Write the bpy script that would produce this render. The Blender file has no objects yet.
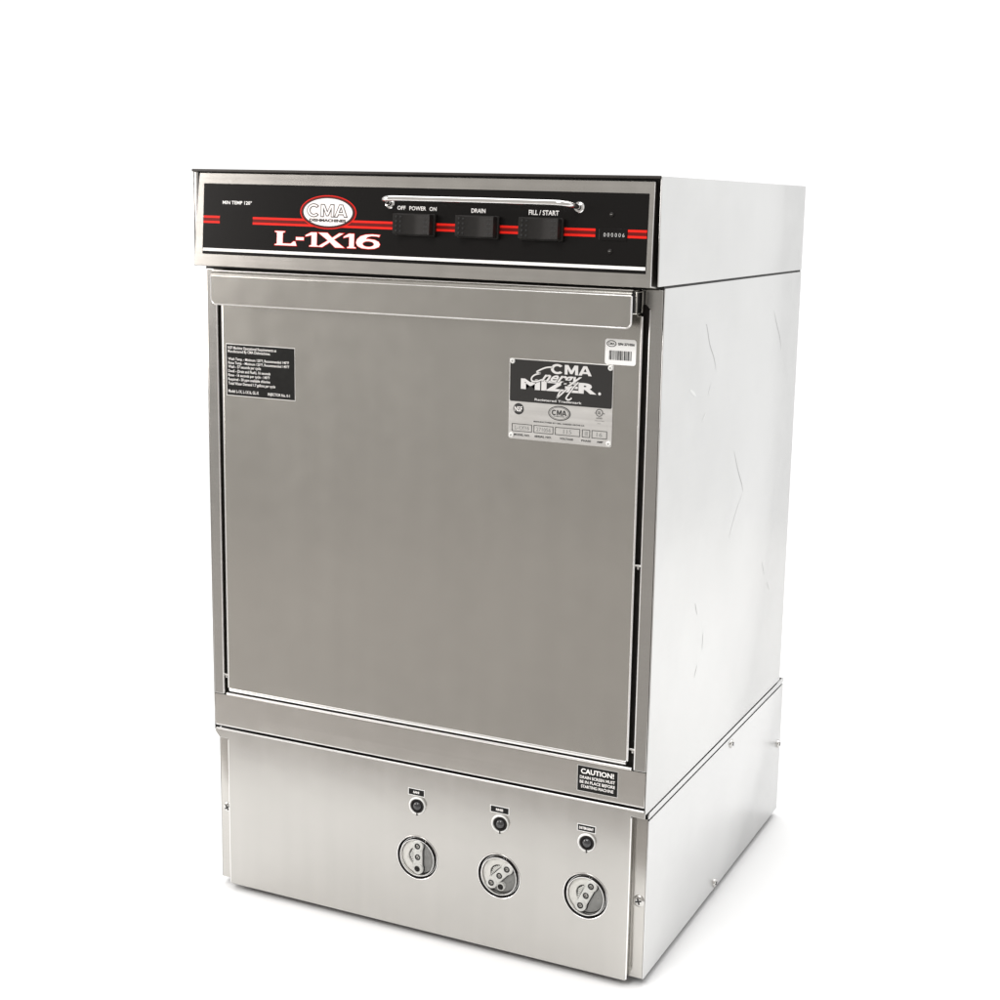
import bpy, bmesh, math, random
from mathutils import Vector, Matrix
random.seed(7)
scene = bpy.context.scene
COL = scene.collection
PI = math.pi
ROOT = Vector((0, 0.265, 0))

# ------------------------------------------------------------------ materials
def new_mat(name):
    m = bpy.data.materials.new(name); m.use_nodes = True
    nt = m.node_tree; b = nt.nodes['Principled BSDF']
    return m, nt, b

def plain(name, col, rough=0.5, metal=0.0, spec=0.5, var=0.0, scale=30):
    m, nt, b = new_mat(name)
    b.inputs['Roughness'].default_value = rough
    b.inputs['Metallic'].default_value = metal
    b.inputs['Specular IOR Level'].default_value = spec
    b.inputs['Base Color'].default_value = (*col, 1)
    if var:
        g = nt.nodes.new('ShaderNodeNewGeometry')
        n = nt.nodes.new('ShaderNodeTexNoise'); n.inputs['Scale'].default_value = scale
        n.inputs['Detail'].default_value = 5
        nt.links.new(g.outputs['Position'], n.inputs['Vector'])
        r = nt.nodes.new('ShaderNodeValToRGB')
        r.color_ramp.elements[0].color = (*[c * (1 - var) for c in col], 1)
        r.color_ramp.elements[1].color = (*[min(1, c * (1 + var)) for c in col], 1)
        r.color_ramp.elements[0].position = .3; r.color_ramp.elements[1].position = .7
        nt.links.new(n.outputs['Fac'], r.inputs['Fac'])
        nt.links.new(r.outputs['Color'], b.inputs['Base Color'])
        r2 = nt.nodes.new('ShaderNodeMapRange')
        r2.inputs['To Min'].default_value = max(0.02, rough - .08); r2.inputs['To Max'].default_value = rough + .08
        nt.links.new(n.outputs['Fac'], r2.inputs['Value']); nt.links.new(r2.outputs['Result'], b.inputs['Roughness'])
    return m

def steel(name, col, rough, grain=(4, 4, 300), bump=0.02, wave=0.0, streak=.05):
    """brushed stainless: stretched noise drives tint, roughness and a fine bump; slow noise makes the sheet uneven"""
    m, nt, b = new_mat(name); N = nt.nodes.new; L = nt.links.new
    b.inputs['Metallic'].default_value = 1
    g = N('ShaderNodeNewGeometry')
    mp = N('ShaderNodeMapping'); mp.inputs['Scale'].default_value = grain
    L(g.outputs['Position'], mp.inputs['Vector'])
    n1 = N('ShaderNodeTexNoise'); n1.inputs['Scale'].default_value = 1; n1.inputs['Detail'].default_value = 1
    L(mp.outputs['Vector'], n1.inputs['Vector'])
    n2 = N('ShaderNodeTexNoise'); n2.inputs['Scale'].default_value = 5.5; n2.inputs['Detail'].default_value = 3
    L(g.outputs['Position'], n2.inputs['Vector'])
    n3 = N('ShaderNodeTexNoise'); n3.inputs['Scale'].default_value = 40; n3.inputs['Detail'].default_value = 6
    L(g.outputs['Position'], n3.inputs['Vector'])
    def mr(src, lo, hi):
        r = N('ShaderNodeMapRange'); r.inputs['From Min'].default_value = .25; r.inputs['From Max'].default_value = .75
        r.inputs['To Min'].default_value = lo; r.inputs['To Max'].default_value = hi
        L(src, r.inputs['Value']); return r.outputs['Result']
    def ma(a, c, op='MULTIPLY'):
        x = N('ShaderNodeMath'); x.operation = op; L(a, x.inputs[0]); L(c, x.inputs[1]); return x.outputs[0]
    f = ma(ma(mr(n1.outputs['Fac'], 1 - streak, 1 + streak), mr(n2.outputs['Fac'], .955, 1.045)), mr(n3.outputs['Fac'], .985, 1.015))
    v = N('ShaderNodeVectorMath'); v.operation = 'SCALE'; v.inputs[0].default_value = col
    L(f, v.inputs['Scale']); L(v.outputs['Vector'], b.inputs['Base Color'])
    rr = ma(mr(n1.outputs['Fac'], rough * .97, rough * 1.03), mr(n3.outputs['Fac'], .93, 1.07))
    L(rr, b.inputs['Roughness'])
    bp = N('ShaderNodeBump'); bp.inputs['Strength'].default_value = bump; bp.inputs['Distance'].default_value = .0006
    L(n1.outputs['Fac'], bp.inputs['Height'])
    if wave:
        b2 = N('ShaderNodeBump'); b2.inputs['Strength'].default_value = wave; b2.inputs['Distance'].default_value = .02
        L(n2.outputs['Fac'], b2.inputs['Height']); L(b2.outputs['Normal'], bp.inputs['Normal'])
    L(bp.outputs['Normal'], b.inputs['Normal'])
    return m

M = {}
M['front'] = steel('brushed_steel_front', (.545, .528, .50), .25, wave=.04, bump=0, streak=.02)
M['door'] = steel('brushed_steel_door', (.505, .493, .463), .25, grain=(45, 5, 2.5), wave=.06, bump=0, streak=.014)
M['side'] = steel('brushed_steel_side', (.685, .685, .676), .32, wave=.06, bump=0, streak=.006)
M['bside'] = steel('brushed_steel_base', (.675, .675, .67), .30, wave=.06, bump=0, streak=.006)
M['bfront'] = steel('brushed_steel_plate', (.525, .512, .488), .25, grain=(70, 5, 3), wave=.05, bump=0, streak=.022)  # vertical streaks in the tint stand in for soft reflections
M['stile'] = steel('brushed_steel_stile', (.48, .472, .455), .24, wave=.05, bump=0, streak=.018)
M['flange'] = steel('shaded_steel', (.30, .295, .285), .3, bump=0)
M['panel_grey'] = plain('charcoal_enamel', (.030, .029, .028), .4, spec=.3)
M['silver'] = plain('silver_ink', (.72, .71, .70), .4)
M['dim'] = plain('dim_white', (.55, .55, .54), .5)
M['trim'] = steel('polished_steel_edge', (.72, .71, .69), .18)
M['highlight_steel'] = steel('steel_edge_highlight', (.97, .96, .95), .3, bump=0)  # paler than the sheet steel, so edges carry a painted highlight
M['scr_d'] = plain('scratch_dark', (.50, .50, .49), .4, 1)
M['scr_l'] = plain('scratch_bright', (.80, .80, .79), .5, 1)
M['dark'] = plain('dark_recess', (.012, .011, .010), .6, var=.2)
M['rubber_shade'] = plain('black_rubber_and_shade', (.024, .020, .017), .55, var=.25, scale=120)  # rubber of the feet, also shade and dark reflections put in as colour
M['overlay'] = plain('black_overlay', (.0065, .0058, .0055), .24, spec=.2)
M['black'] = plain('black_plastic', (.014, .0125, .0115), .55, spec=.22, var=.1, scale=300)
M['dimple'] = plain('dimple_black', (.006, .006, .006), .5)
M['red'] = plain('red_ink', (.80, .014, .006), .4, spec=.2)
M['red2'] = plain('dark_red_ink', (.14, .003, .002), .4, spec=.2)
M['white'] = plain('white_ink', (.95, .93, .91), .45)
M['pink'] = plain('white_enamel', (.93, .87, .85), .4)
M['ink'] = plain('black_ink', (.012, .012, .012), .45)
M['label'] = plain('black_label', (.010, .010, .0095), .4, spec=.2, var=.15, scale=200)
M['paper'] = plain('white_label', (.94, .94, .93), .5)
M['plate'] = steel('etched_plate', (.80, .795, .78), .42, bump=0)
M['grey'] = plain('grey_ink', (.03, .03, .03), .5)
M['faint'] = plain('stamped_grey', (.34, .34, .33), .5)
M['chrome'] = plain('chrome', (.82, .81, .80), .09, 1, var=.03, scale=60)
M['nylon'] = plain('white_nylon', (.84, .84, .82), .32, var=.04)
M['pgrey'] = plain('pump_grey', (.30, .30, .295), .35, var=.12, scale=150)
M['tube'] = plain('squeeze_tube', (.90, .89, .86), .3, var=.05, scale=200)
M['arm'] = plain('rotor_plastic', (.94, .94, .92), .3, var=.03, scale=150)
M['screw'] = plain('screw_steel', (.62, .61, .59), .22, 1, var=.08, scale=300)
M['slot_shade'] = plain('screw_slot_and_arm_shade', (.02, .02, .02), .6)
M['bulb'] = plain('smoked_lens', (.03, .03, .032), .12, spec=.8)

def clear_mat():
    m, nt, b = new_mat('clear_cover')
    out = nt.nodes['Material Output']
    t = nt.nodes.new('ShaderNodeBsdfTransparent'); t.inputs['Color'].default_value = (.97, .97, .96, 1)
    gl = nt.nodes.new('ShaderNodeBsdfGlossy'); gl.inputs['Roughness'].default_value = .05
    fr = nt.nodes.new('ShaderNodeFresnel'); fr.inputs['IOR'].default_value = 1.25
    mx = nt.nodes.new('ShaderNodeMixShader')
    nt.links.new(fr.outputs[0], mx.inputs[0]); nt.links.new(t.outputs[0], mx.inputs[1]); nt.links.new(gl.outputs[0], mx.inputs[2])
    nt.links.new(mx.outputs[0], out.inputs['Surface'])
    return m
M['clear'] = clear_mat()

# ------------------------------------------------------------------ geometry helpers
class Frame:
    """a flat face of the machine: u to the right, v up, n out of the face"""
    def __init__(s, o, u, v):
        s.o = Vector(o); s.u = Vector(u).normalized(); s.v = Vector(v).normalized(); s.n = s.u.cross(s.v)
    def __call__(s, u, v, n=0.0): return s.o + s.u * u + s.v * v + s.n * n
def front(y): return Frame((0, y, 0), (1, 0, 0), (0, 0, 1))
SIDE = Frame((0.285, 0, 0), (0, 1, 0), (0, 0, 1))
PANEL = Frame((0, -.0280, .7693), (1, 0, -.003), (-.0022, .0105, .1055))

def glyph_cma(mb, fr, b, n, mat=0, offset=0.0):
    """bold C M A drawn as outlines in the rectangle b"""
    u0, v0, u1, v1 = b; w = u1 - u0; h = v1 - v0
    arc = [math.radians(a) for a in range(42, 319, 12)]
    c = [(.5 + .5 * math.cos(a), .5 + .53 * math.sin(a)) for a in arc] + [(.5 + .28 * math.cos(a), .5 + .32 * math.sin(a)) for a in reversed(arc)]
    m = [(0, 0), (0, 1), (.27, 1), (.5, .42), (.73, 1), (1, 1), (1, 0), (.79, 0), (.79, .62), (.58, .08), (.42, .08), (.21, .62), (.21, 0)]
    a = [(0, 0), (.36, 1), (.64, 1), (1, 0), (.76, 0), (.69, .2), (.31, .2), (.24, 0)]; ah = [(.37, .39), (.63, .39), (.5, .76)]
    for lps, x0, x1 in (([c], 0, .325), ([m], .345, .67), ([a, ah], .685, 1)):
        sheet(mb, fr, [[(u0 + w * (x0 + x * (x1 - x0)), v0 + h * y) for x, y in lp] for lp in lps], n, n, 0, mat, offset)

class MB:
    def __init__(s): s.v = []; s.f = []; s.m = []
    def add(s, verts, faces, mat=0):
        o = len(s.v); s.v += [Vector(a) for a in verts]
        s.f += [tuple(i + o for i in f) for f in faces]; s.m += [mat] * len(faces)
        return s
    def bm(s, b, mat=0):
        b.verts.index_update()
        s.add([v.co.copy() for v in b.verts], [tuple(v.index for v in f.verts) for f in b.faces], mat); b.free(); return s
    def build(s, name, mats, parent=None, angle=35, label=None):
        me = bpy.data.meshes.new(name)
        me.from_pydata([v - ROOT for v in s.v], [], s.f)
        for m in (mats if isinstance(mats, (list, tuple)) else [mats]): me.materials.append(M[m])
        for p, k in zip(me.polygons, s.m): p.material_index = k; p.use_smooth = True
        me.validate(); me.set_sharp_from_angle(angle=math.radians(angle)); me.update()
        o = bpy.data.objects.new(name, me); COL.objects.link(o)
        if parent: o.parent = parent
        if label: o['label'] = label
        return o

def box(mb, x0, x1, y0, y1, z0, z1, bev=.0006, seg=2, mat=0):
    b = bmesh.new(); bmesh.ops.create_cube(b, size=1)
    for v in b.verts:
        v.co = Vector(((x0 + x1) / 2 + v.co.x * (x1 - x0), (y0 + y1) / 2 + v.co.y * (y1 - y0), (z0 + z1) / 2 + v.co.z * (z1 - z0)))
    if bev: bmesh.ops.bevel(b, geom=list(b.edges), offset=bev, segments=seg, profile=.5, affect='EDGES')
    return mb.bm(b, mat)

def rpoly(pts, rad=0.0, seg=5):
    """polygon with rounded corners; a point may carry its own radius as third value"""
    out = []; n = len(pts)
    for i, p in enumerate(pts):
        r = p[2] if len(p) > 2 else rad
        P = Vector(p[:2])
        if r <= 0: out.append(P); continue
        A = (Vector(pts[i - 1][:2]) - P); B = (Vector(pts[(i + 1) % n][:2]) - P)
        a, b = A.normalized(), B.normalized()
        ang = a.angle(b); t = min(r / math.tan(ang / 2), A.length * .49, B.length * .49); r = t * math.tan(ang / 2)
        c = P + (a + b).normalized() * (r / math.sin(ang / 2))
        s, e = P + a * t - c, P + b * t - c
        a0 = math.atan2(s.y, s.x); d = math.atan2(e.y, e.x) - a0
        while d > PI: d -= 2 * PI
        while d < -PI: d += 2 * PI
        for k in range(seg + 1):
            q = a0 + d * k / seg; out.append(c + Vector((math.cos(q), math.sin(q))) * r)
    return out
def rect(u0, v0, u1, v1, r=0, seg=5): return rpoly([(u0, v0), (u1, v0), (u1, v1), (u0, v1)], r, seg)
def ell(cu, cv, ru, rv, n=48): return [Vector((cu + ru * math.cos(2 * PI * k / n), cv + rv * math.sin(2 * PI * k / n))) for k in range(n)]

def curve_mesh(cu):
    o = bpy.data.objects.new('tmp', cu); COL.objects.link(o)
    dg = bpy.context.evaluated_depsgraph_get(); dg.update()
    me = bpy.data.meshes.new_from_object(o.evaluated_get(dg))
    V = [v.co.copy() for v in me.vertices]; Fc = [tuple(p.vertices) for p in me.polygons]
    bpy.data.objects.remove(o); bpy.data.meshes.remove(me)
    return V, Fc

def sheet(mb, fr, loops, n0, n1, bev=0.0, mat=0, offset=0.0):
    """flat sheet metal or print: first loop is the outline, further loops are holes; n0..n1 its thickness; scaled up for the curve fill"""
    K = 10.0
    cu = bpy.data.curves.new('tmpc', 'CURVE'); cu.dimensions = '2D'; cu.fill_mode = 'BOTH' if n1 > n0 else 'FRONT'
    cu.resolution_u = 1
    for lp in loops:
        sp = cu.splines.new('POLY'); sp.points.add(len(lp) - 1); sp.use_cyclic_u = True
        for p, q in zip(sp.points, lp): p.co = (q[0] * K, q[1] * K, 0, 1)
    h = (n1 - n0) / 2
    cu.extrude = max(0, h - bev) * K; cu.bevel_depth = bev * K; cu.bevel_resolution = 1 if bev else 0
    cu.offset = (offset - bev) * K
    V, Fc = curve_mesh(cu); bpy.data.curves.remove(cu)
    mid = (n0 + n1) / 2
    mb.add([fr(v.x / K, v.y / K, mid + v.z / K) for v in V], Fc, mat); return mb

def flat(mb, fr, loop, n, mat=0, offset=0.0): return sheet(mb, fr, [loop], n, n, 0, mat, offset)

def txt(mb, fr, s, b, n, bold=0.0, mat=0, shear=0.0, grow=0.0, res=3):
    """lettering fitted to the rectangle b=(u0,v0,u1,v1) on a face"""
    cu = bpy.data.curves.new('tmpt', 'FONT'); cu.body = s; cu.fill_mode = 'FRONT'; cu.resolution_u = res
    cu.shear = shear
    V, Fc = None, None
    cu.offset = bold
    V, Fc = curve_mesh(cu)
    x0 = min(v.x for v in V); x1 = max(v.x for v in V); y0 = min(v.y for v in V); y1 = max(v.y for v in V)
    sx = (b[2] - b[0]) / (x1 - x0); sy = (b[3] - b[1]) / (y1 - y0)
    if grow:                                                   # heavier copy about the same fit, for outlines
        cu.offset = bold + grow; V, Fc = curve_mesh(cu)
    bpy.data.curves.remove(cu)
    mb.add([fr(b[0] + (v.x - x0) * sx, b[1] + (v.y - y0) * sy, n) for v in V], Fc, mat); return mb

def ribbon(mb, fr, pts, w, n, mat=0, taper=True):
    P = [Vector(p) for p in pts]
    D = []                                                     # smooth the polyline a little
    for i in range(len(P) - 1):
        p0 = P[max(0, i - 1)]; p1 = P[i]; p2 = P[i + 1]; p3 = P[min(len(P) - 1, i + 2)]
        for k in range(6):
            t = k / 6
            D.append(.5 * ((2 * p1) + (p2 - p0) * t + (2 * p0 - 5 * p1 + 4 * p2 - p3) * t * t + (3 * p1 - p0 - 3 * p2 + p3) * t ** 3))
    D.append(P[-1]); V = []; Fc = []
    for i, p in enumerate(D):
        d = (D[min(i + 1, len(D) - 1)] - D[max(i - 1, 0)]).normalized(); q = Vector((-d.y, d.x))
        t = i / (len(D) - 1); h = w / 2 * ((.25 + .75 * math.sin(PI * t)) if taper else 1)
        V += [fr(*(p + q * h), n), fr(*(p - q * h), n)]
        if i: Fc.append((2 * i - 2, 2 * i - 1, 2 * i + 1, 2 * i))
    mb.add(V, Fc, mat); return mb

def lathe(mb, fr, cu, cv, prof, seg=40, mat=0):
    """profile of (radius, n) turned about the face normal at (cu, cv)"""
    V = []; Fc = []; idx = []
    for r, n in prof:
        if r < 1e-7: idx.append([len(V)]); V.append(fr(cu, cv, n))
        else:
            idx.append([len(V) + k for k in range(seg)])
            V += [fr(cu + r * math.cos(2 * PI * k / seg), cv + r * math.sin(2 * PI * k / seg), n) for k in range(seg)]
    for a, b in zip(idx, idx[1:]):
        for k in range(seg):
            k2 = (k + 1) % seg
            if len(a) == 1 and len(b) == 1: continue
            if len(a) == 1: Fc.append((a[0], b[k2], b[k])[::-1])
            elif len(b) == 1: Fc.append((a[k], a[k2], b[0]))
            else: Fc.append((a[k], a[k2], b[k2], b[k]))
    mb.add(V, Fc, mat); return mb

def tube(mb, pts, r, seg=14, mat=0, cap=True):
    P = [Vector(p) for p in pts]; V = []; Fc = []; ref = None
    for i, p in enumerate(P):
        d = (P[min(i + 1, len(P) - 1)] - P[max(i - 1, 0)]).normalized()
        if ref is None: ref = d.orthogonal().normalized()
        ref = (ref - d * ref.dot(d)).normalized(); o = d.cross(ref)
        V += [p + (ref * math.cos(2 * PI * k / seg) + o * math.sin(2 * PI * k / seg)) * r for k in range(seg)]
        if i: Fc += [(i * seg - seg + k, i * seg - seg + (k + 1) % seg, i * seg + (k + 1) % seg, i * seg + k) for k in range(seg)]
    if cap: Fc += [tuple(range(seg))[::-1], tuple(range(len(V) - seg, len(V)))]
    mb.add(V, Fc, mat); return mb

def prism(mb, prof, x0, x1, mat=0):
    """closed (y,z) profile run along x"""
    n = len(prof)
    V = [(x0, y, z) for y, z in prof] + [(x1, y, z) for y, z in prof]
    Fc = [tuple(range(n))[::-1], tuple(range(n, 2 * n))] + [(i, (i + 1) % n, n + (i + 1) % n, n + i) for i in range(n)]
    mb.add(V, Fc, mat); return mb

def screw(name, fr, u, v, r, parent, ang=.5, n0=0.0, dome=.0022):
    mb = MB()
    lathe(mb, fr, u, v, [(r, n0), (r, n0 + dome * .3), (r * .86, n0 + dome * .7), (r * .5, n0 + dome * .95), (0, n0 + dome)], 24)
    for k in range(2):
        a = ang + k * PI / 2; c, s = math.cos(a), math.sin(a); L, w = r * .55, r * .13
        flat(mb, fr, [(u + c * x - s * y, v + s * x + c * y) for x, y in ((-L, -w), (L, -w), (L, w), (-L, w))], n0 + dome + .0002 + k * .0001, 1)
    return mb.build(name, ['screw', 'slot_shade'], parent)

# ------------------------------------------------------------------ the machine
root = bpy.data.objects.new('dishwasher', None); COL.objects.link(root); root.location = ROOT
root['label'] = 'stainless steel undercounter glass washer with black and red control panel standing on white floor'
root['category'] = 'dishwasher'

# ---- upper cabinet: shell, dark opening behind the door
mb = MB()
for s in (-1, 1):
    box(mb, *sorted((s * .2835, s * .285)), .0004, .527, .2008, .7668, .0005)
box(mb, -.2832, .2832, .5255, .5268, .2008, .7668, .0004)
box(mb, -.2832, .2832, .012, .525, .7655, .7666, .0003)
scr = [([(.1351, .7215), (.139, .7195), (.1521, .6982), (.1685, .6823), (.1776, .6679)], .0013, 1), ([(.4039, .7216), (.4211, .7029), (.4383, .6851), (.446, .6691)], .0013, 1),
       ([(.2609, .5632), (.2809, .537), (.3005, .5153), (.3062, .5057)], .0013, 1), ([(.3024, .5038), (.2807, .4852), (.2636, .4661), (.2569, .4575)], .0014, 2),
       ([(.1376, .4052), (.1467, .3888)], .0012, 1), ([(.1716, .3621), (.1708, .3405)], .0012, 1), ([(.1545, .3268), (.1455, .3137)], .0013, 1),
       ([(.407, .3958), (.4197, .3755)], .0012, 1), ([(.436, .3623), (.4478, .3487)], .0012, 1),
       ([(.1482, .6224), (.1354, .6138)], .0022, 2), ([(.0897, .6544), (.1108, .6456)], .004, 2), ([(.1617, .6536), (.1527, .641)], .002, 2), ([(.242, .486), (.245, .483)], .0015, 2)]
for p, w, k in scr: ribbon(mb, SIDE, p, w, .00015, k)
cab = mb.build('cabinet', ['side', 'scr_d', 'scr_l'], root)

mb = MB()
box(mb, -.2828, .2828, .0115, .014, .200, .766, 0)
mb.build('gap_shade', 'rubber_shade', cab)  # black sheet standing in for shade in the gaps around the door

# ---- front frame: two stiles and the bottom rail, each folded back into the cabinet
F0 = front(0.0)
def stile(s):
    mb = MB()
    pts = [(s * .2694, .2486), (s * .2832, .2486), (s * .2832, .7655), (s * .2592, .7655, .001), (s * .2592, .7505, .002), (s * .2645, .7493, .001), (s * .2694, .7455, .001)]
    if s < 0: pts = [p for p in reversed(pts)]
    sheet(mb, F0, [rpoly(pts, 0)], -.0105, 0, .0009)
    tube(mb, [(s * .2696, .0010, .2495), (s * .2696, .0010, .7450)], .0011, 8, 1)
    return mb.build('stile', ['stile', 'highlight_steel'], root)
stile(-1); stile(1)
mb = MB(); sheet(mb, F0, [rpoly([(-.2832, .2086), (.2832, .2086), (.2832, .2482), (-.2832, .2482)], 0)], -.0105, 0, .0009)
rail = mb.build('bottom_rail', 'front', root)
mb = MB()
tube(mb, [(-.266, .0022, .2492), (.266, .0022, .2492)], .0019, 12)
tube(mb, [(-.2825, .0016, .2088), (.2825, .0016, .2088)], .0015, 10)
mb.build('folded_edge_highlight', 'highlight_steel', rail)
for x, z in ((.2655, .4756), (.2665, .2716), (-.2660, .2738)):
    mb = MB(); tube(mb, [(x - .0036, .002, z), (x + .0036, .002, z)], .0014, 12)
    box(mb, x - .0012, x + .0012, .0012, .005, z - .0040, z + .0005, .0004)
    mb.build('hinge_pin', 'screw', root)

# ---- door with its channel handle along the top
mb = MB()
DO = rpoly([(-.2612, .2558, .004), (.2612, .2558, .004), (.2612, .7385), (.2575, .7385), (.2575, .7634), (-.2575, .7634), (-.2575, .7385), (-.2612, .7385)], 0)
sheet(mb, front(-.0015), [DO], -.010, 0, .0016)
door = mb.build('door', 'door', root)
mb = MB()
for s in (-1, 1):
    mb = MB(); tube(mb, [(s * .2612, -.0002, .2585), (s * .2612, -.0002, .7375)], .0013, 10); mb.build('rolled_edge_highlight', 'highlight_steel', door)
mb = MB()
tube(mb, [(-.2600, .0012, .2566), (.2600, .0012, .2566)], .0032, 14)
mb.build('rolled_edge_highlight', 'highlight_steel', door)
mb = MB()
sheet(mb, front(-.0228), [rpoly([(-.2588, .7268, .006), (.2582, .7268, .006), (.2582, .7593), (-.2588, .7593)], 0)], 0, .0016, .0006)
arc = [(-.0244, .7595), (-.0242, .7616), (-.0234, .7632), (-.0218, .7643), (-.0196, .7648), (-.0018, .7648), (-.0018, .7637), (-.0196, .7637), (-.0214, .7631), (-.0225, .7620), (-.0229, .7608), (-.0229, .7595)]
prism(mb, arc, -.2588, .2582)
box(mb, -.2580, .2632, -.0224, -.0036, .7408, .7420, .0004)
box(mb, .2620, .2634, -.0224, -.0205, .7420, .7638, .0004)
box(mb, .2620, .2634, -.0062, -.0036, .7420, .7638, .0004)
box(mb, .2588, .2634, -.0204, -.0063, .7625, .7638, .0004)
hd = mb.build('handle', 'door', door)
mb = MB()
tube(mb, [(-.2588, -.0204, .7645), (.2582, -.0204, .7645)], .0011, 10); tube(mb, [(-.2588, -.0241, .7594), (.2582, -.0241, .7594)], .0006, 8)
tube(mb, [(-.2588, -.0238, .7594)] + [(-.2588 + .006 - .006 * math.cos(t), -.0238, .7328 - .006 * math.sin(t)) for t in [k * PI / 16 for k in range(9)]]
     + [(.2582 - .006 + .006 * math.sin(t), -.0238, .7328 - .006 * math.cos(t)) for t in [k * PI / 16 for k in range(9)]] + [(.2582, -.0238, .7594)], .0009, 8)
mb.build('folded_edge_highlight', 'highlight_steel', hd)  # thin bright tubes draw the highlight lines along the handle edges
mb = MB(); box(mb, -.2575, .2600, -.0222, -.0040, .7424, .7632, 0)  # dark block fills the channel in place of interior shade
mb.build('handle_cavity', 'dark', door)

# ---- hood over the cabinet, open at the front where the control panel sits
mb = MB()
for s in (-1, 1):
    box(mb, *sorted((s * .2833, s * .2848)), -.0198, .5275, .7692, .8782, .0005)
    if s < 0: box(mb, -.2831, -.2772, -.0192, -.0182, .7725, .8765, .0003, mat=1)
box(mb, -.2831, .2831, -.0190, .5270, .8768, .8782, .0003)
box(mb, -.2831, .2831, .526, .5272, .7710, .8766, .0003)
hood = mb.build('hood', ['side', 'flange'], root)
mb = MB(); box(mb, -.2828, .2828, -.0050, .524, .7716, .8762, 0)  # dark block in place of the shade inside the hood
mb.build('hood_cavity', 'dark', hood)
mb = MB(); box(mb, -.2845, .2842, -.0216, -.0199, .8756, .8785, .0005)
mb.build('edge_reflection', 'rubber_shade', hood)  # black strip in place of the dark reflection along the hood edge
mb = MB(); box(mb, -.2836, .2836, .0006, .5262, .7662, .7696, 0)
mb.build('seam_gap', 'dark', hood)

# ---- control panel
mb = MB()
sheet(mb, PANEL, [rpoly([(-.279, 0, .001), (.279, 0, .001), (.2785, .1050, .001), (-.2745, .1050, .001)], 0)], -.0014, 0, .0006)
for s in (-1, 1):
    P = [PANEL(s * .2786 if v < .05 else (.2781 if s > 0 else -.2741), v, n) for v, n in ((.001, -.0015), (.104, -.0015), (.104, -.0100), (.001, -.0185))]
    Q = [p - Vector((s * .0012, 0, 0)) for p in P]
    mb.add(P + Q, [(0, 1, 2, 3), (7, 6, 5, 4), (0, 4, 5, 1), (1, 5, 6, 2), (2, 6, 7, 3), (3, 7, 4, 0)], 1)  # returns coloured black for the dark reflection beside the hood
P = [PANEL(x, v, n) for x in (-.2786, .2786) for v, n in ((.0005, -.0012), (.0005, -.026), (.0018, -.026), (.0018, -.0012))]
mb.add(P, [(0, 1, 5, 4), (1, 2, 6, 5), (2, 3, 7, 6), (3, 0, 4, 7), (0, 3, 2, 1), (4, 5, 6, 7)], 0)
panel = mb.build('control_panel', ['front', 'rubber_shade'], root)
mb = MB()
for s in (-1, 1):
    mb = MB(); tube(mb, [PANEL(s * .2786, .001, -.0012), PANEL(.2781 if s > 0 else -.2741, .1045, -.0012)], .0010, 10); mb.build('folded_edge_highlight', 'highlight_steel', panel)
mb = MB(); sheet(mb, PANEL, [rect(-.2674, .0135, .2736, .0930, .0008, 3)], .00005, .0004, .0001)
ov = mb.build('overlay', 'overlay', panel)
mb = MB(); flat(mb, PANEL, rect(-.2668, .0170, .2730, .0203), .00055)
mb.build('white_line', 'white', panel)
for a, b in ((-.2668, -.2443), (-.1993, -.0150), (.0310, .0640), (.1030, .1360), (.1770, .2174), (.2525, .2730)):
    mb = MB()
    flat(mb, PANEL, rect(a, .0484, b, .0509), .00055, 0); flat(mb, PANEL, rect(a, .0543, b, .0568), .00055, 0)
    flat(mb, PANEL, rect(a, .0510, b, .0542), .00055, 1)
    mb.build('red_stripe', ['red', 'red2'], panel)
# oval badge
mb = MB(); C = (-.1002, .0646)
flat(mb, PANEL, ell(*C, .0362, .0184), .0007, 0); flat(mb, PANEL, ell(*C, .0350, .0174), .00085, 1)
flat(mb, PANEL, ell(*C, .0331, .0160), .0010, 2); flat(mb, PANEL, ell(*C, .0314, .0150), .00115, 3)
glyph_cma(mb, PANEL, (-.1268, .0596, -.0752, .0730), .0013, 2, .0004)
glyph_cma(mb, PANEL, (-.1268, .0596, -.0752, .0730), .00145, 3, -.00055)
txt(mb, PANEL, 'DISHMACHINES', (-.1238, .0541, -.0768, .0573), .0013, .05, 2)
mb.build('oval_badge', ['red', 'red2', 'ink', 'pink'], panel)
# model lettering: wide flared letters, white on a red outline
GL = {'L': [(0, 1), (.46, 1), (.46, .95), (.36, .90), (.36, .13), (.74, .13), (.86, .30), (.94, .30), (1, 0), (0, 0), (0, .05), (.10, .10), (.10, .90), (0, .95)],
      '1': [(0, .78), (.42, 1), (.84, 1), (.84, .10), (1, .05), (1, 0), (.30, 0), (.30, .05), (.46, .10), (.46, .80), (0, .70)],
      'X': [(.02, 1), (.36, 1), (.54, .66), (.80, 1), (.96, 1), (.61, .55), (1, 0), (.66, 0), (.46, .36), (.18, 0), (0, 0), (.39, .47)],
      '-': [(0, .42), (1, .42), (1, .62), (0, .62)]}
mb = MB()
for ch, a, b in (('L', -.1688, -.1400), ('-', -.1408, -.1306), ('1', -.1284, -.1110), ('X', -.1124, -.0782), ('1', -.0792, -.0634)):
    lp = [(a + x * (b - a), .0268 + y * .0154) for x, y in GL[ch]]
    flat(mb, PANEL, lp, .0007, 1, offset=.0006); flat(mb, PANEL, lp, .00085, 0)
t6 = [math.radians(a) for a in range(0, 360, 9)]
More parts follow.
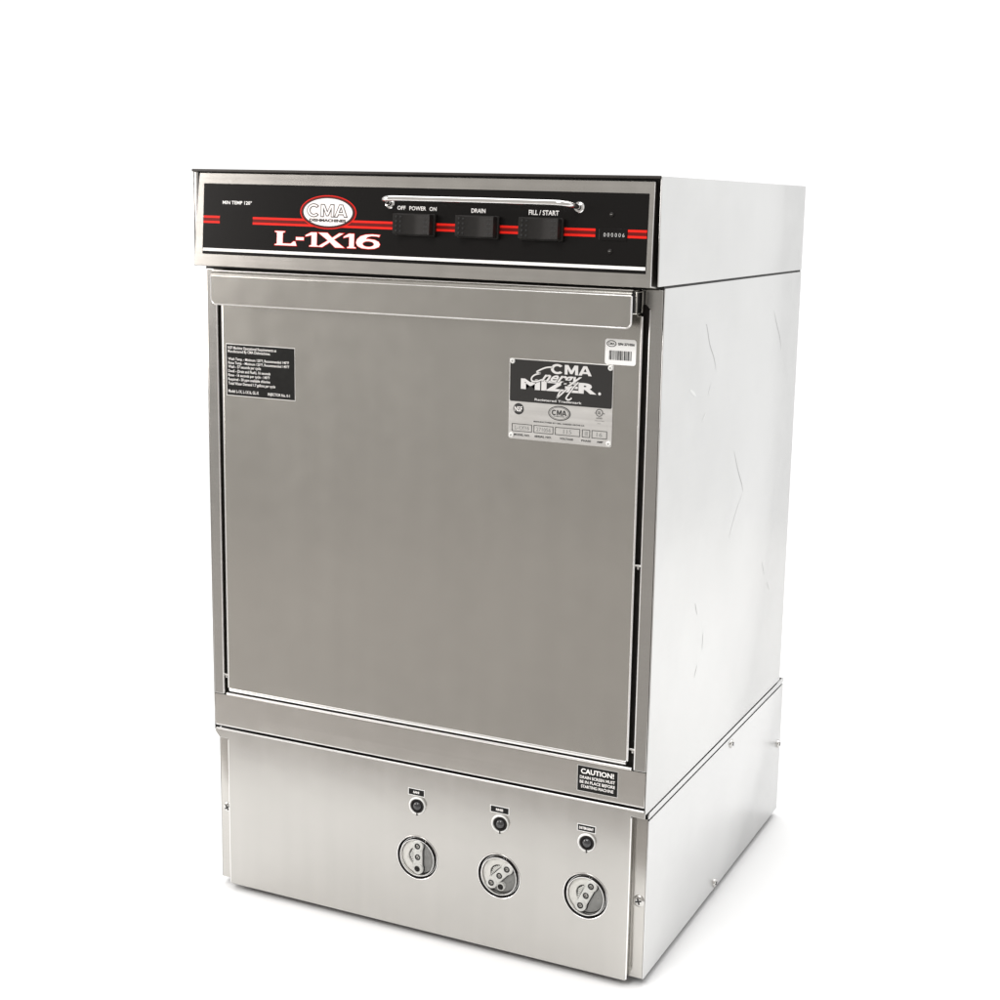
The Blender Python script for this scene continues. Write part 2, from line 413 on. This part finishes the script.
six = [(-.0336, .0419), (-.0346, .0399), (-.0372, .0405), (-.0440, .0407), (-.0492, .0394), (-.0512, .0370), (-.0480, .0373), (-.0400, .0366), (-.0350, .0346), (-.0332, .0320), (-.0346, .0293), (-.0400, .0273), (-.0480, .0267), (-.0560, .0273), (-.0612, .0294), (-.0632, .0328), (-.0620, .0366), (-.0580, .0399), (-.0510, .0419), (-.0430, .0424), (-.0370, .0421)]
hole = [(-.0478 + .0072 * math.cos(a), .0319 + .0031 * math.sin(a)) for a in t6]
sheet(mb, PANEL, [six, hole], .0007, .0007, 0, 1, .0006); sheet(mb, PANEL, [six, hole], .00085, .00085, 0, 0)
mb.build('model_lettering', ['pink', 'red'], panel)
mb = MB()
for s, b in (('OFF', (-.0132, .0697, -.0032, .0739)), ('POWER', (.0015, .0695, .0218, .0738)), ('ON', (.0258, .0694, .0344, .0736)),
             ('DRAIN', (.0758, .0689, .0924, .0733)), ('FILL / START', (.1423, .0685, .1763, .0736)), ('MIN TEMP 120°', (-.2408, .0701, -.2011, .0742))):
    mb = MB(); txt(mb, PANEL, s, b, .0006, .02); mb.build('lettering', 'white', panel)
# hour counter
mb = MB(); sheet(mb, PANEL, [rect(.2216, .0452, .2520, .0572, .0012)], .0003, .0012, .0003)
for k in range(6): box_u = .2262 + k * .0041; flat(mb, PANEL, rect(box_u - .0003, .0478, box_u - .0001, .0540), .0013, 2)
txt(mb, PANEL, '0 0 0 0 0 6', (.2268, .0490, .2494, .0529), .0013, .0, 1)
mb.build('hour_counter', ['overlay', 'dim', 'dimple'], panel)
for u, v in ((.2345, .0712), (.2344, .0346)):
    mb = MB(); lathe(mb, PANEL, u, v, [(.0026, .0004), (.0024, .0014), (.0014, .0021), (0, .0023)], 20); 
    flat(mb, PANEL, rect(u - .0012, v - .0003, u + .0012, v + .0003), .0026, 1)  # bright bar painted as the glint on the dark head
    mb.build('screw', ['black', 'screw'], panel)

# ---- three rocker switches
def rocker(cu):
    cv = .0540
    mb = MB(); sheet(mb, PANEL, [rect(cu - .0240, cv - .0118, cu + .0240, cv + .0118, .0015)], .0005, .0050, .0008)
    sw = mb.build('rocker_switch', 'black', root)
    mb = MB(); n = 20; V = []; Fc = []
    for i in range(n + 1):
        t = -1 + 2 * i / n; u = cu + .0222 * t
        top = .0066 + .0078 * abs(t) ** 1.6
        if i in (0, n): top -= .0008
        for q in (-1, 1): V += [PANEL(u, cv + q * .0107, .004), PANEL(u, cv + q * .0107, top - .0008), PANEL(u, cv + q * .0100, top)]
    for i in range(n):
        a, b = i * 6, i * 6 + 6
        Fc += [(a, b, b + 1, a + 1), (a + 1, b + 1, b + 2, a + 2), (a + 2, b + 2, b + 5, a + 5), (a + 5, b + 5, b + 4, a + 4), (a + 4, b + 4, b + 3, a + 3)]
    Fc += [(0, 1, 2, 5, 4, 3), tuple(n * 6 + k for k in (3, 4, 5, 2, 1, 0))]
    mb.add(V, Fc, 0)
    for s in (-1, 1):
        for i in range(2):
            for j in range(4):
                t = s * (.66 + .18 * i); top = .0066 + .0078 * abs(t) ** 1.6
                lathe(mb, PANEL, cu + .0222 * t, cv - .0075 + j * .005, [(.0014, top - .0006), (.0012, top + .0003), (0, top + .0005)], 10, 1)
    mb.build('rocker', ['black', 'dimple'], sw)
for cu in (.0112, .0862, .1592): rocker(cu)

# ---- towel bar across the panel
def bez(p0, p1, p2, k=8): return [p0 * (1 - t) ** 2 + p1 * 2 * t * (1 - t) + p2 * t * t for t in [i / k for i in range(k + 1)]]
a0, a1, a2 = PANEL(-.0225, .0762, .0005), PANEL(-.0262, .0794, .0215), PANEL(-.008, .0799, .0205)
b0, b1, b2 = PANEL(.1800, .0797, .0205), PANEL(.1960, .0790, .0215), PANEL(.1985, .0776, .0005)
mb = MB(); tube(mb, bez(a0, a1, a2, 14) + [PANEL(.09, .0800, .0205)] + bez(b0, b1, b2, 14), .0028, 18)
bar = mb.build('towel_bar', 'chrome', root)
for u, v in ((-.0225, .0762), (.1985, .0776)):
    mb = MB(); lathe(mb, PANEL, u, v, [(.0058, .0004), (.0058, .0012), (.0050, .0022), (.0032, .0026)], 24)
    mb.build('mount', 'chrome', bar)

# ---- stickers and plates on the door
D = front(-.0015)
mb = MB(); sheet(mb, D, [rect(-.2552, .6196, -.1610, .6790)], .0002, .0004); sheet(mb, D, [rect(-.2561, .6187, -.1601, .6799, .0006)], .0001, .00018, 0, 1)
st = mb.build('instruction_sticker', ['label', 'plate'], root, label='black sticker with white operating instructions on upper left of door')
mb = MB()
for s, u0, v0, u1, h in (('NSF Machine Operational Requirements as', -.2530, .6732, -.1855, .0038), ('Manufactured By CMA Dishmachines.', -.2530, .6690, -.1936, .0038),
        ('Wash Temp. - Minimum 120°F, Recommended 140°F', -.2527, .6603, -.1684, .0037), ('Rinse Temp. - Minimum 120°F, Recommended 140°F', -.2527, .6557, -.1680, .0037),
        ('Wash - 57 seconds per cycle', -.2529, .6511, -.2070, .0037), ('Dwell - (Drain and Flush), 16 seconds', -.2529, .6460, -.1940, .0037), ('Rinse - 16 seconds per cycle - 140°F', -.2530, .6413, -.1950, .0037),
        ('Required - 50 ppm available chlorine', -.2530, .6364, -.1945, .0037), ('Total Water Demand 1.7 gallons per cycle', -.2530, .6314, -.1873, .0037),
        ('Model: L-1X, L-1X16, GL-X', -.2532, .6225, -.2105, .0037), ('INJECTOR No. 0-1', -.1977, .6222, -.1674, .0037)):
    mb = MB(); txt(mb, D, s, (u0, v0 - .0006, u1, v0 + h), .0006, .012, res=2); mb.build('lettering', 'white', st)

mb = MB(); sheet(mb, D, [rect(.1126, .5996, .2326, .6862, .0025)], .0001, .0008, .0002)
rp = mb.build('rating_plate', 'plate', root, label='riveted rating plate, black above and silver below, on upper right of door')
mb = MB(); flat(mb, D, rect(.1136, .6402, .2316, .6852, .0018), .0010); mb.build('name_panel', 'panel_grey', rp)
mb = MB()
glyph_cma(mb, D, (.1612, .6729, .2080, .6828), .0012, 0, .0001)
txt(mb, D, 'MIZER', (.1266, .6540, .2142, .6652), .0012, .05)
lathe(mb, D, .2176, .6551, [(.0016, .0013), (0, .0013)], 14)
txt(mb, D, 'Registered Trademark', (.1432, .6418, .1976, .6450), .0012, .02)
# dark keyline under the script word, then the word itself
for g, k, nn in ((.022, 1, .00135), (0, 0, .0015)):
    txt(mb, D, 'nergy', (.1500, .6606, .1975, .6712), nn, .025, k, shear=.55, grow=g)
    w = .0013 + g * .035
    for pts in ([(.1630, .6796), (.1560, .6786), (.1490, .6757), (.1452, .6732), (.1500, .6722)], [(.1500, .6722), (.1430, .6700), (.1392, .6664), (.1400, .6634), (.1450, .6632), (.1515, .6655)],
                [(.1738, .6560), (.1712, .6520), (.1690, .6470)], [(.1690, .6470), (.1745, .6520), (.1800, .6572)], [(.1845, .6550), (.1815, .6510), (.1797, .6474), (.1832, .6462), (.1862, .6486)], [(.1935, .6655), (.1890, .6610), (.1845, .6550)]):
        ribbon(mb, D, pts, w * 1.25, nn, k, taper=False)
mb.build('brand_lettering', ['silver', 'panel_grey'], rp)
mb = MB()
lathe(mb, D, .1243, .6322, [(.0061, .0011), (0, .0011)], 32)
txt(mb, D, 'NSF', (.1197, .6294, .1289, .6350), .0014, .02, 1)
flat(mb, D, ell(.1722, .6310, .0129, .0078), .0011); flat(mb, D, ell(.1722, .6310, .0119, .0069), .0013, 2); flat(mb, D, ell(.1722, .6310, .0112, .0064), .0014, 0); flat(mb, D, ell(.1722, .6310, .0107, .0060), .0015, 2)
glyph_cma(mb, D, (.1636, .6288, .1808, .6344), .0017); txt(mb, D, 'DISHMACHINES', (.1660, .6272, .1784, .6282), .0017, .01, res=1)
sheet(mb, D, [ell(.2178, .6352, .0040, .0040, 28), ell(.2178, .6352, .0033, .0033, 28)], .0011, .0011); txt(mb, D, 'UL', (.2160, .6336, .2196, .6368), .0011, .02)
txt(mb, D, 'c', (.2124, .6340, .2134, .6354), .0011); txt(mb, D, 'us', (.2222, .6340, .2240, .6354), .0011); txt(mb, D, 'LISTED', (.2146, .6288, .2212, .6302), .0011, .01)
txt(mb, D, 'COMMERCIAL DISHWASHER', (.2124, .6262, .2236, .6269), .0011, res=1); txt(mb, D, 'E68594', (.2160, .6234, .2196, .6242), .0011, res=1)
txt(mb, D, 'MANUFACTURED BY CMA, GARDEN GROVE CA', (.1425, .6190, .2012, .6208), .0011, .02, res=2)
for s, u0, u1, v in (('MODEL NO.', .1192, .1382, .6042), ('SERIAL NO.', .1438, .1636, .6042), ('VOLTAGE', .1733, .1888, .6042), ('PHASE', .1982, .2091, .6042), ('AMP', .2158, .2228, .6042)):
    txt(mb, D, s, (u0, v - .0011, u1, v + .0011), .0011, .02, res=2)
for u0, u1, s in ((.1168, .1405, 'L-1X16'), (.1426, .1655, '271056'), (.1676, .1964, '115'), (.1988, .2078, '1'), (.2098, .2271, '16')):
    sheet(mb, D, [rect(u0, .6077, u1, .6162), rect(u0 + .0006, .6083, u1 - .0006, .6156)], .0011, .0011)
    c = (u0 + u1) / 2; w = min(.0085, .0016 * len(s)); txt(mb, D, s, (c - w, .6098, c + w, .6141), .0011, .01, 3)
mb.build('data_lettering', ['grey', 'white', 'plate', 'faint'], rp)
for u, v in ((.1164, .6832), (.2290, .6828), (.1162, .6034), (.2292, .6033)):
    mb = MB(); lathe(mb, D, u, v, [(.0029, .0008), (.0029, .0012), (.0024, .0020), (.0011, .0023)], 20); lathe(mb, D, u, v, [(.0012, .0022), (0, .0022)], 12, 1)
    mb.build('rivet', ['nylon', 'faint'], rp)

mb = MB(); sheet(mb, D, [rect(.2220, .6866, .2564, .7133, .0028)], .0001, .0004)
ss = mb.build('serial_sticker', 'paper', root, label='white barcode sticker at upper right corner of door')
mb = MB()
flat(mb, D, ell(.2291, .7082, .0055, .0034), .0005); flat(mb, D, ell(.2291, .7082, .0046, .0026), .0006, 1)
txt(mb, D, 'CMA', (.2254, .7070, .2328, .7094), .0008, .02); txt(mb, D, 'S/N 271056', (.2364, .7068, .2546, .7096), .0006, .045)
mb.build('lettering', ['ink', 'paper'], ss)
mb = MB(); u = .2268
while u < .2512:
    w = random.choice((.0005, .0006, .0009, .0013)); flat(mb, D, rect(u, .6915, u + w, .7012), .0006); u += w + random.choice((.0005, .0006, .0009))
mb.build('barcode', 'ink', ss)

mb = MB(); sheet(mb, F0, [rect(.2038, .2147, .2509, .2433)], .0002, .0004); sheet(mb, F0, [rect(.2030, .2139, .2517, .2441, .0006)], .0001, .00018, 0, 1)
cs = mb.build('caution_sticker', ['label', 'plate'], root, label='black caution sticker at right end of the rail below the door')
mb = MB()
txt(mb, F0, 'CAUTION!', (.2076, .2348, .2468, .2408), .0006, .03); mb.build('lettering', 'white', cs)
for s, v in (('DRAIN SCREEN MUST', .2289), ('BE IN PLACE BEFORE', .2236), ('STARTING MACHINE', .2183)):
    mb = MB(); txt(mb, F0, s, (.2066 if 'START' not in s else .2082, v, .2482 if 'START' not in s else .2466, v + .0035), .0006, .02); mb.build('lettering', 'white', cs)

# ---- base: box set back behind a removable front plate
mb = MB()
for s in (-1, 1):
    box(mb, *sorted((s * .2835, s * .285)), .0105, .5478, .0025, .1892, .0005)
    box(mb, *sorted((s * .2835, s * .2852)), .0108, .5488, .1915, .1985, .0006)
box(mb, -.2834, .2834, .5465, .5476, .0030, .198, .0004)
for s in (-1, 1): box(mb, *sorted((s * .255, s * .2834)), .0105, .0117, .0025, .1912, .0004, mat=1)
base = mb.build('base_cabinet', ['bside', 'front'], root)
mb = MB(); box(mb, -.2828, .2828, .0135, .5440, .0045, .1900, 0); box(mb, -.2826, .2826, .0136, .5240, .1901, .2040, 0); mb.build('base_cavity', 'dark', base)  # dark blocks in place of shade inside the base and seam
for x in (-.25, .25):
    for y in (.05, .5):
        mb = MB(); lathe(mb, Frame((0, 0, 0), (1, 0, 0), (0, 1, 0)), x, y, [(0, -.007), (.016, -.007), (.016, .0044), (0, .0044)], 20); mb.build('foot', 'rubber_shade', base)
WIN = ((.0030, .0921, 90), (.1096, .0920, 46), (.2172, .0916, 64)); BTN = ((.0034, .1570), (.1108, .1564), (.2174, .1556))
out = rpoly([(-.2640, .0015), (.2676, .0015), (.2676, .1955), (.2838, .1955), (.2838, .2034, .002), (-.2832, .2034, .002), (-.2832, .1990, .001), (-.2768, .1918, .001), (-.2640, .1918, .001)], 0)
mb = MB()
sheet(mb, F0, [out] + [ell(a, b, .0265, .0265, 64) for a, b, _ in WIN] + [ell(a, b, .0085, .0085, 32) for a, b in BTN], -.0022, 0, .0006)
box(mb, .2663, .2674, .0003, .0100, .0020, .1950, .0003); box(mb, -.2638, -.2627, .0003, .0100, .0020, .1915, .0003)
bp = mb.build('base_plate', 'bfront', root)
mb = MB(); tube(mb, [(-.2815, .0010, .2032), (.2825, .0010, .2032)], .0013, 10)
tube(mb, [(-.2641, .0012, .003), (-.2641, .0012, .190)], .0010, 10); tube(mb, [(.2677, .0012, .003), (.2677, .0012, .194)], .0010, 10)
mb.build('folded_edge_highlight', 'highlight_steel', bp)

# ---- chemical pumps behind the round windows
def pump(cu, cv, deg):
    W = F0
    mb = MB(); lathe(mb, W, cu, cv, [(.0262, .0002), (.0262, .0008), (.0256, .0008), (.0255, -.0100), (.0245, -.0100), (.0245, -.0075), (0, -.0075)], 56)
    p = mb.build('dosing_pump', 'dark', root)
    mb = MB(); lathe(mb, W, cu, cv, [(.0216, -.0070), (.0216, .0004), (.0220, .0012), (.0227, .0012), (.0230, .0004), (.0230, -.0040)], 56)
    lathe(mb, W, cu, cv, [(.0233, -.0070), (.0233, -.0030), (.0236, -.0022), (.0240, -.0022), (.0243, -.0030), (.0243, -.0070)], 56)
    mb.build('window_ring', 'chrome', p)
    mb = MB(); lathe(mb, W, cu, cv, [(.0272, .0002), (.0271, .0007), (.0266, .0009), (.0263, .0007), (.0262, .0002)], 56)
    mb.build('window_halo', 'highlight_steel', p)  # bright ring added as a halo around each window
    a = math.radians(deg); c, s = math.cos(a), math.sin(a)
    def L(x, y): return (cu + c * x - s * y, cv + s * x + c * y)
    # half disc in grey on the lower right side of the rotor, pale tube block on the other side
    mb = MB(); g = [(.0205 * math.cos(t), .0205 * math.sin(t)) for t in [-PI + PI * k / 30 for k in range(31)]]
    sheet(mb, W, [[L(x, y - .0005) for x, y in g]], -.0060, -.0042, .0002)
    lathe(mb, W, *L(.004, -.0130), [(.0011, -.0042), (.0009, -.0038), (0, -.0037)], 12)
    mb.build('pump_body', 'pgrey', p)
    mb = MB(); g = [(.0208 * math.cos(t), .0208 * math.sin(t)) for t in [PI * k / 30 for k in range(31)]]
    h = [(.0115 * math.cos(t), .0125 * math.sin(t)) for t in [PI - PI * k / 20 for k in range(21)]]
    sheet(mb, W, [[L(x, y + .0005) for x, y in g + h]], -.0060, -.0022, .0006)
    mb.build('squeeze_tube', 'tube', p)
    mb = MB()
    for k in range(8):
        x = -.0088 + k * .0025
        tube(mb, [W(*L(x, .0050), -.0050), W(*L(x * .9, .0120 - abs(x) * .45), -.0034)], .0009, 8, mat=0)
    mb.build('roller', 'arm', p)
    mb = MB()
    sheet(mb, W, [rpoly([L(-.0195, -.0058), L(.0195, -.0058), L(.0195, .0058), L(-.0195, .0058)], .0056, 8)], -.0036, -.0006, .0006)
    for x in (-.0140, .0140): lathe(mb, W, *L(x, 0), [(.0070, -.0030), (.0070, -.0004), (.0062, .0002), (0, .0002)], 28)
    sheet(mb, W, [rpoly([L(-.0205, -.0068), L(.0205, -.0068), L(.0205, .0068), L(-.0205, .0068)], .0064, 8)], -.0040, -.0037, 0, 1)  # dark oversize sheet under the arm paints its shadow outline
    for x in (-.0140, .0140): lathe(mb, W, *L(x, 0), [(.0081, -.0037), (0, -.0037)], 28, 1)
    arm = mb.build('rotor_arm', ['arm', 'slot_shade'], p)
    for x in (-.0140, 0, .0140):
        mb = MB(); z = -.0006 if x == 0 else .0002
        lathe(mb, W, *L(x, 0), [(.0037, z + .0001), (.0035, z + .0006), (.0030, z + .0007), (.0027, z + .0003), (0, z + .0003)], 20)
        lathe(mb, W, *L(x, 0), [(.0021, z + .0004), (.0014, z + .0009), (0, z + .0010)], 16, 2)
        u, v = L(x, 0); flat(mb, W, rect(u - .0015, v - .0004, u + .0015, v + .0004), z + .0012, 1)
        mb.build('screw', ['slot_shade', 'slot_shade', 'screw'], p)
    if deg != 64:
        u, v = L(-.0075, -.0105) if deg == 46 else L(-.0140, .0)
        mb = MB(); lathe(mb, W, u, v, [(.0036, -.0040), (.0034, .0010), (.0022, .0014), (0, .0014)], 20); lathe(mb, W, u, v, [(.0050, -.0040), (.0050, .0000), (.0044, .0006), (.0037, .0006)], 20, 1); mb.build('roller_pin', ['black', 'arm'], p)
    mb = MB(); lathe(mb, W, cu, cv, [(.0216, .0016), (.0100, .0022), (0, .0024)], 48)
    mb.build('clear_cover', 'clear', p)
for w in WIN: pump(*w)

def button(cu, cv):
    W = F0
    mb = MB(); lathe(mb, W, cu - .0006, cv - .0002, [(.0107, .0002), (.0107, .0014), (.0102, .0028), (.0094, .0035), (.0084, .0034), (.0079, .0028), (.0078, -.0040)], 40)
    b = mb.build('prime_button', 'nylon', root)
    mb = MB(); lathe(mb, W, cu + .0010, cv + .0008, [(.0084, .0030), (.0084, .0038), (.0076, .0042), (.0064, .0040), (.0058, .0026), (0, .0026)], 32)
    box(mb, cu - .0002, cu + .0012, -.0040, -.0005, cv - .0112, cv - .0070, .0003)
    mb.build('collar', 'black', b)
    mb = MB(); lathe(mb, W, cu + .0010, cv + .0008, [(.0055, .0028), (.0052, .0044), (.0040, .0058), (.0020, .0065), (0, .0067)], 28)
    mb.build('button_cap', 'bulb', b)
for c in BTN: button(*c)
for (u0, v0, u1, v1), s, tb in (((-.0089, .1692, .0113, .1762), 'SANI', (-.0028, .1714, .0050, .1742)), ((.0980, .1688, .1203, .1758), 'RINSE', (.1048, .1710, .1136, .1738)), ((.2056, .1680, .2264, .1750), 'DETERGENT', (.2074, .1700, .2246, .1730))):
    mb = MB(); sheet(mb, F0, [rect(u0, v0, u1, v1)], .0002, .0004); sheet(mb, F0, [rect(u0 - .0008, v0 - .0008, u1 + .0008, v1 + .0008, .0005)], .0001, .00018, 0, 1); t = mb.build('button_tag', ['label', 'paper'], root)
    mb = MB(); txt(mb, F0, s, tb, .0006, .04, res=2); mb.build('lettering', 'white', t)

# ---- screws
FB = front(.0105)
screw('screw', FB, -.2740, .0968, .0066, root, .6)
screw('screw', FB, .2766, .0945, .0068, root, .3)
SB = Frame((.285, 0, 0), (0, 1, 0), (0, 0, 1))
for y, z in ((.306, .1805), (.5365, .1035), (.261, .0105)): screw('screw', SB, y, z, .0058, root, .4, dome=.003)

# ------------------------------------------------------------------ floor, world, lamps
ROOT0 = ROOT.copy(); ROOT = Vector((0, 0, 0))
M['paper_floor'] = plain('white_backdrop_paper', (.86, .86, .86), .7, spec=.2, var=.01, scale=8)
M['reflection_grey'] = plain('grey_reflection_floor', (.30, .285, .27), .6, spec=.3, var=.15, scale=6)
def ground(name, x0, x1, y0, y1, z, mat):
    mb = MB(); n = 16
    V = [(x0 + (x1 - x0) * i / n, y0 + (y1 - y0) * j / n, z) for j in range(n + 1) for i in range(n + 1)]
    mb.add(V, [(j * (n + 1) + i, j * (n + 1) + i + 1, (j + 1) * (n + 1) + i + 1, (j + 1) * (n + 1) + i) for j in range(n) for i in range(n)])
    o = mb.build(name, mat); o['kind'] = 'structure'; return o
ground('floor', -1.75, 2.4, -.38, 2.5, -.007, 'paper_floor')
ground('reflection_floor', -1.5, 2.5, -4, -.3, -.012, 'reflection_grey')  # unseen grey sheet added to darken reflections in the front steel

w = bpy.data.worlds.new('World'); scene.world = w; w.use_nodes = True
nt = w.node_tree; bg = nt.nodes['Background']
tc = nt.nodes.new('ShaderNodeTexCoord'); sx = nt.nodes.new('ShaderNodeSeparateXYZ'); nt.links.new(tc.outputs['Generated'], sx.inputs[0])
r = nt.nodes.new('ShaderNodeMapRange'); r.interpolation_type = 'SMOOTHSTEP'
r.inputs['From Min'].default_value = -.45; r.inputs['From Max'].default_value = .15
nt.links.new(sx.outputs['Y'], r.inputs['Value'])
mx = nt.nodes.new('ShaderNodeMix'); mx.data_type = 'RGBA'
mx.inputs['A'].default_value = (.50, .477, .452, 1); mx.inputs['B'].default_value = (1.12, 1.12, 1.12, 1)  # made-up surroundings, grey in front and white behind, shaped for the steel's reflections
nz = nt.nodes.new('ShaderNodeTexNoise'); nz.inputs['Scale'].default_value = 2.6; nz.inputs['Detail'].default_value = 2
nt.links.new(tc.outputs['Generated'], nz.inputs['Vector'])
nr = nt.nodes.new('ShaderNodeMapRange'); nr.inputs['From Min'].default_value = .3; nr.inputs['From Max'].default_value = .7
nr.inputs['To Min'].default_value = .76; nr.inputs['To Max'].default_value = 1.26; nt.links.new(nz.outputs['Fac'], nr.inputs['Value'])
vm = nt.nodes.new('ShaderNodeVectorMath'); vm.operation = 'SCALE'; vm.inputs[0].default_value = (.50, .48, .455)
nt.links.new(nr.outputs['Result'], vm.inputs['Scale']); nt.links.new(vm.outputs['Vector'], mx.inputs['A'])
nt.links.new(r.outputs['Result'], mx.inputs['Factor']); nt.links.new(mx.outputs['Result'], bg.inputs['Color'])
bg.inputs['Strength'].default_value = 1.0

def area(name, loc, target, size, watts, col=(1, 1, 1)):
    l = bpy.data.lights.new(name, 'AREA'); l.shape = 'SQUARE'; l.size = size; l.energy = watts; l.color = col
    o = bpy.data.objects.new(name, l); COL.objects.link(o); o.location = loc
    o.rotation_euler = (Vector(target) - Vector(loc)).to_track_quat('-Z', 'Y').to_euler(); return o
area('overhead_fill', (0, .6, 3.6), (0, .6, 0), 4.6, 112)  # unseen area lamp added to lift the floor to white
area('front_fill', (-.1, -2.5, 2.9), (0, 0, .3), 1.2, 56)  # unseen lamp added to brighten the stickers and white lettering
area('left_sheen_fill', (-2.3, -1.45, 1.15), (0, 0, .8), 1.0, 30, (1, .95, .92))  # unseen lamp added for the sheen on the overlay's left end

# ------------------------------------------------------------------ camera
cam = bpy.data.cameras.new('camera'); co = bpy.data.objects.new('camera', cam); COL.objects.link(co)
fw = Vector((-0.40346708, 0.89601582, -0.18539137)); rt = Vector((0.90985523, 0.41432341, 0.02235111)); up = rt.cross(fw)
m = Matrix((rt, up, -fw)).transposed().to_4x4(); m.translation = (0.80414717, -1.43418667, 0.85157457); co.matrix_world = m
cam.sensor_width = 36; cam.lens = 1492.274 / 1000 * 36
cam.shift_x = (500 - 546.797) / 1000; cam.shift_y = (482.485 - 500) / 1000
cam.clip_start = .01; cam.clip_end = 100
scene.camera = co
scene.view_settings.view_transform = 'Standard'; scene.view_settings.look = 'None'; scene.view_settings.exposure = 0
scene.render.engine = 'CYCLES'
scene.cycles.max_bounces = 10
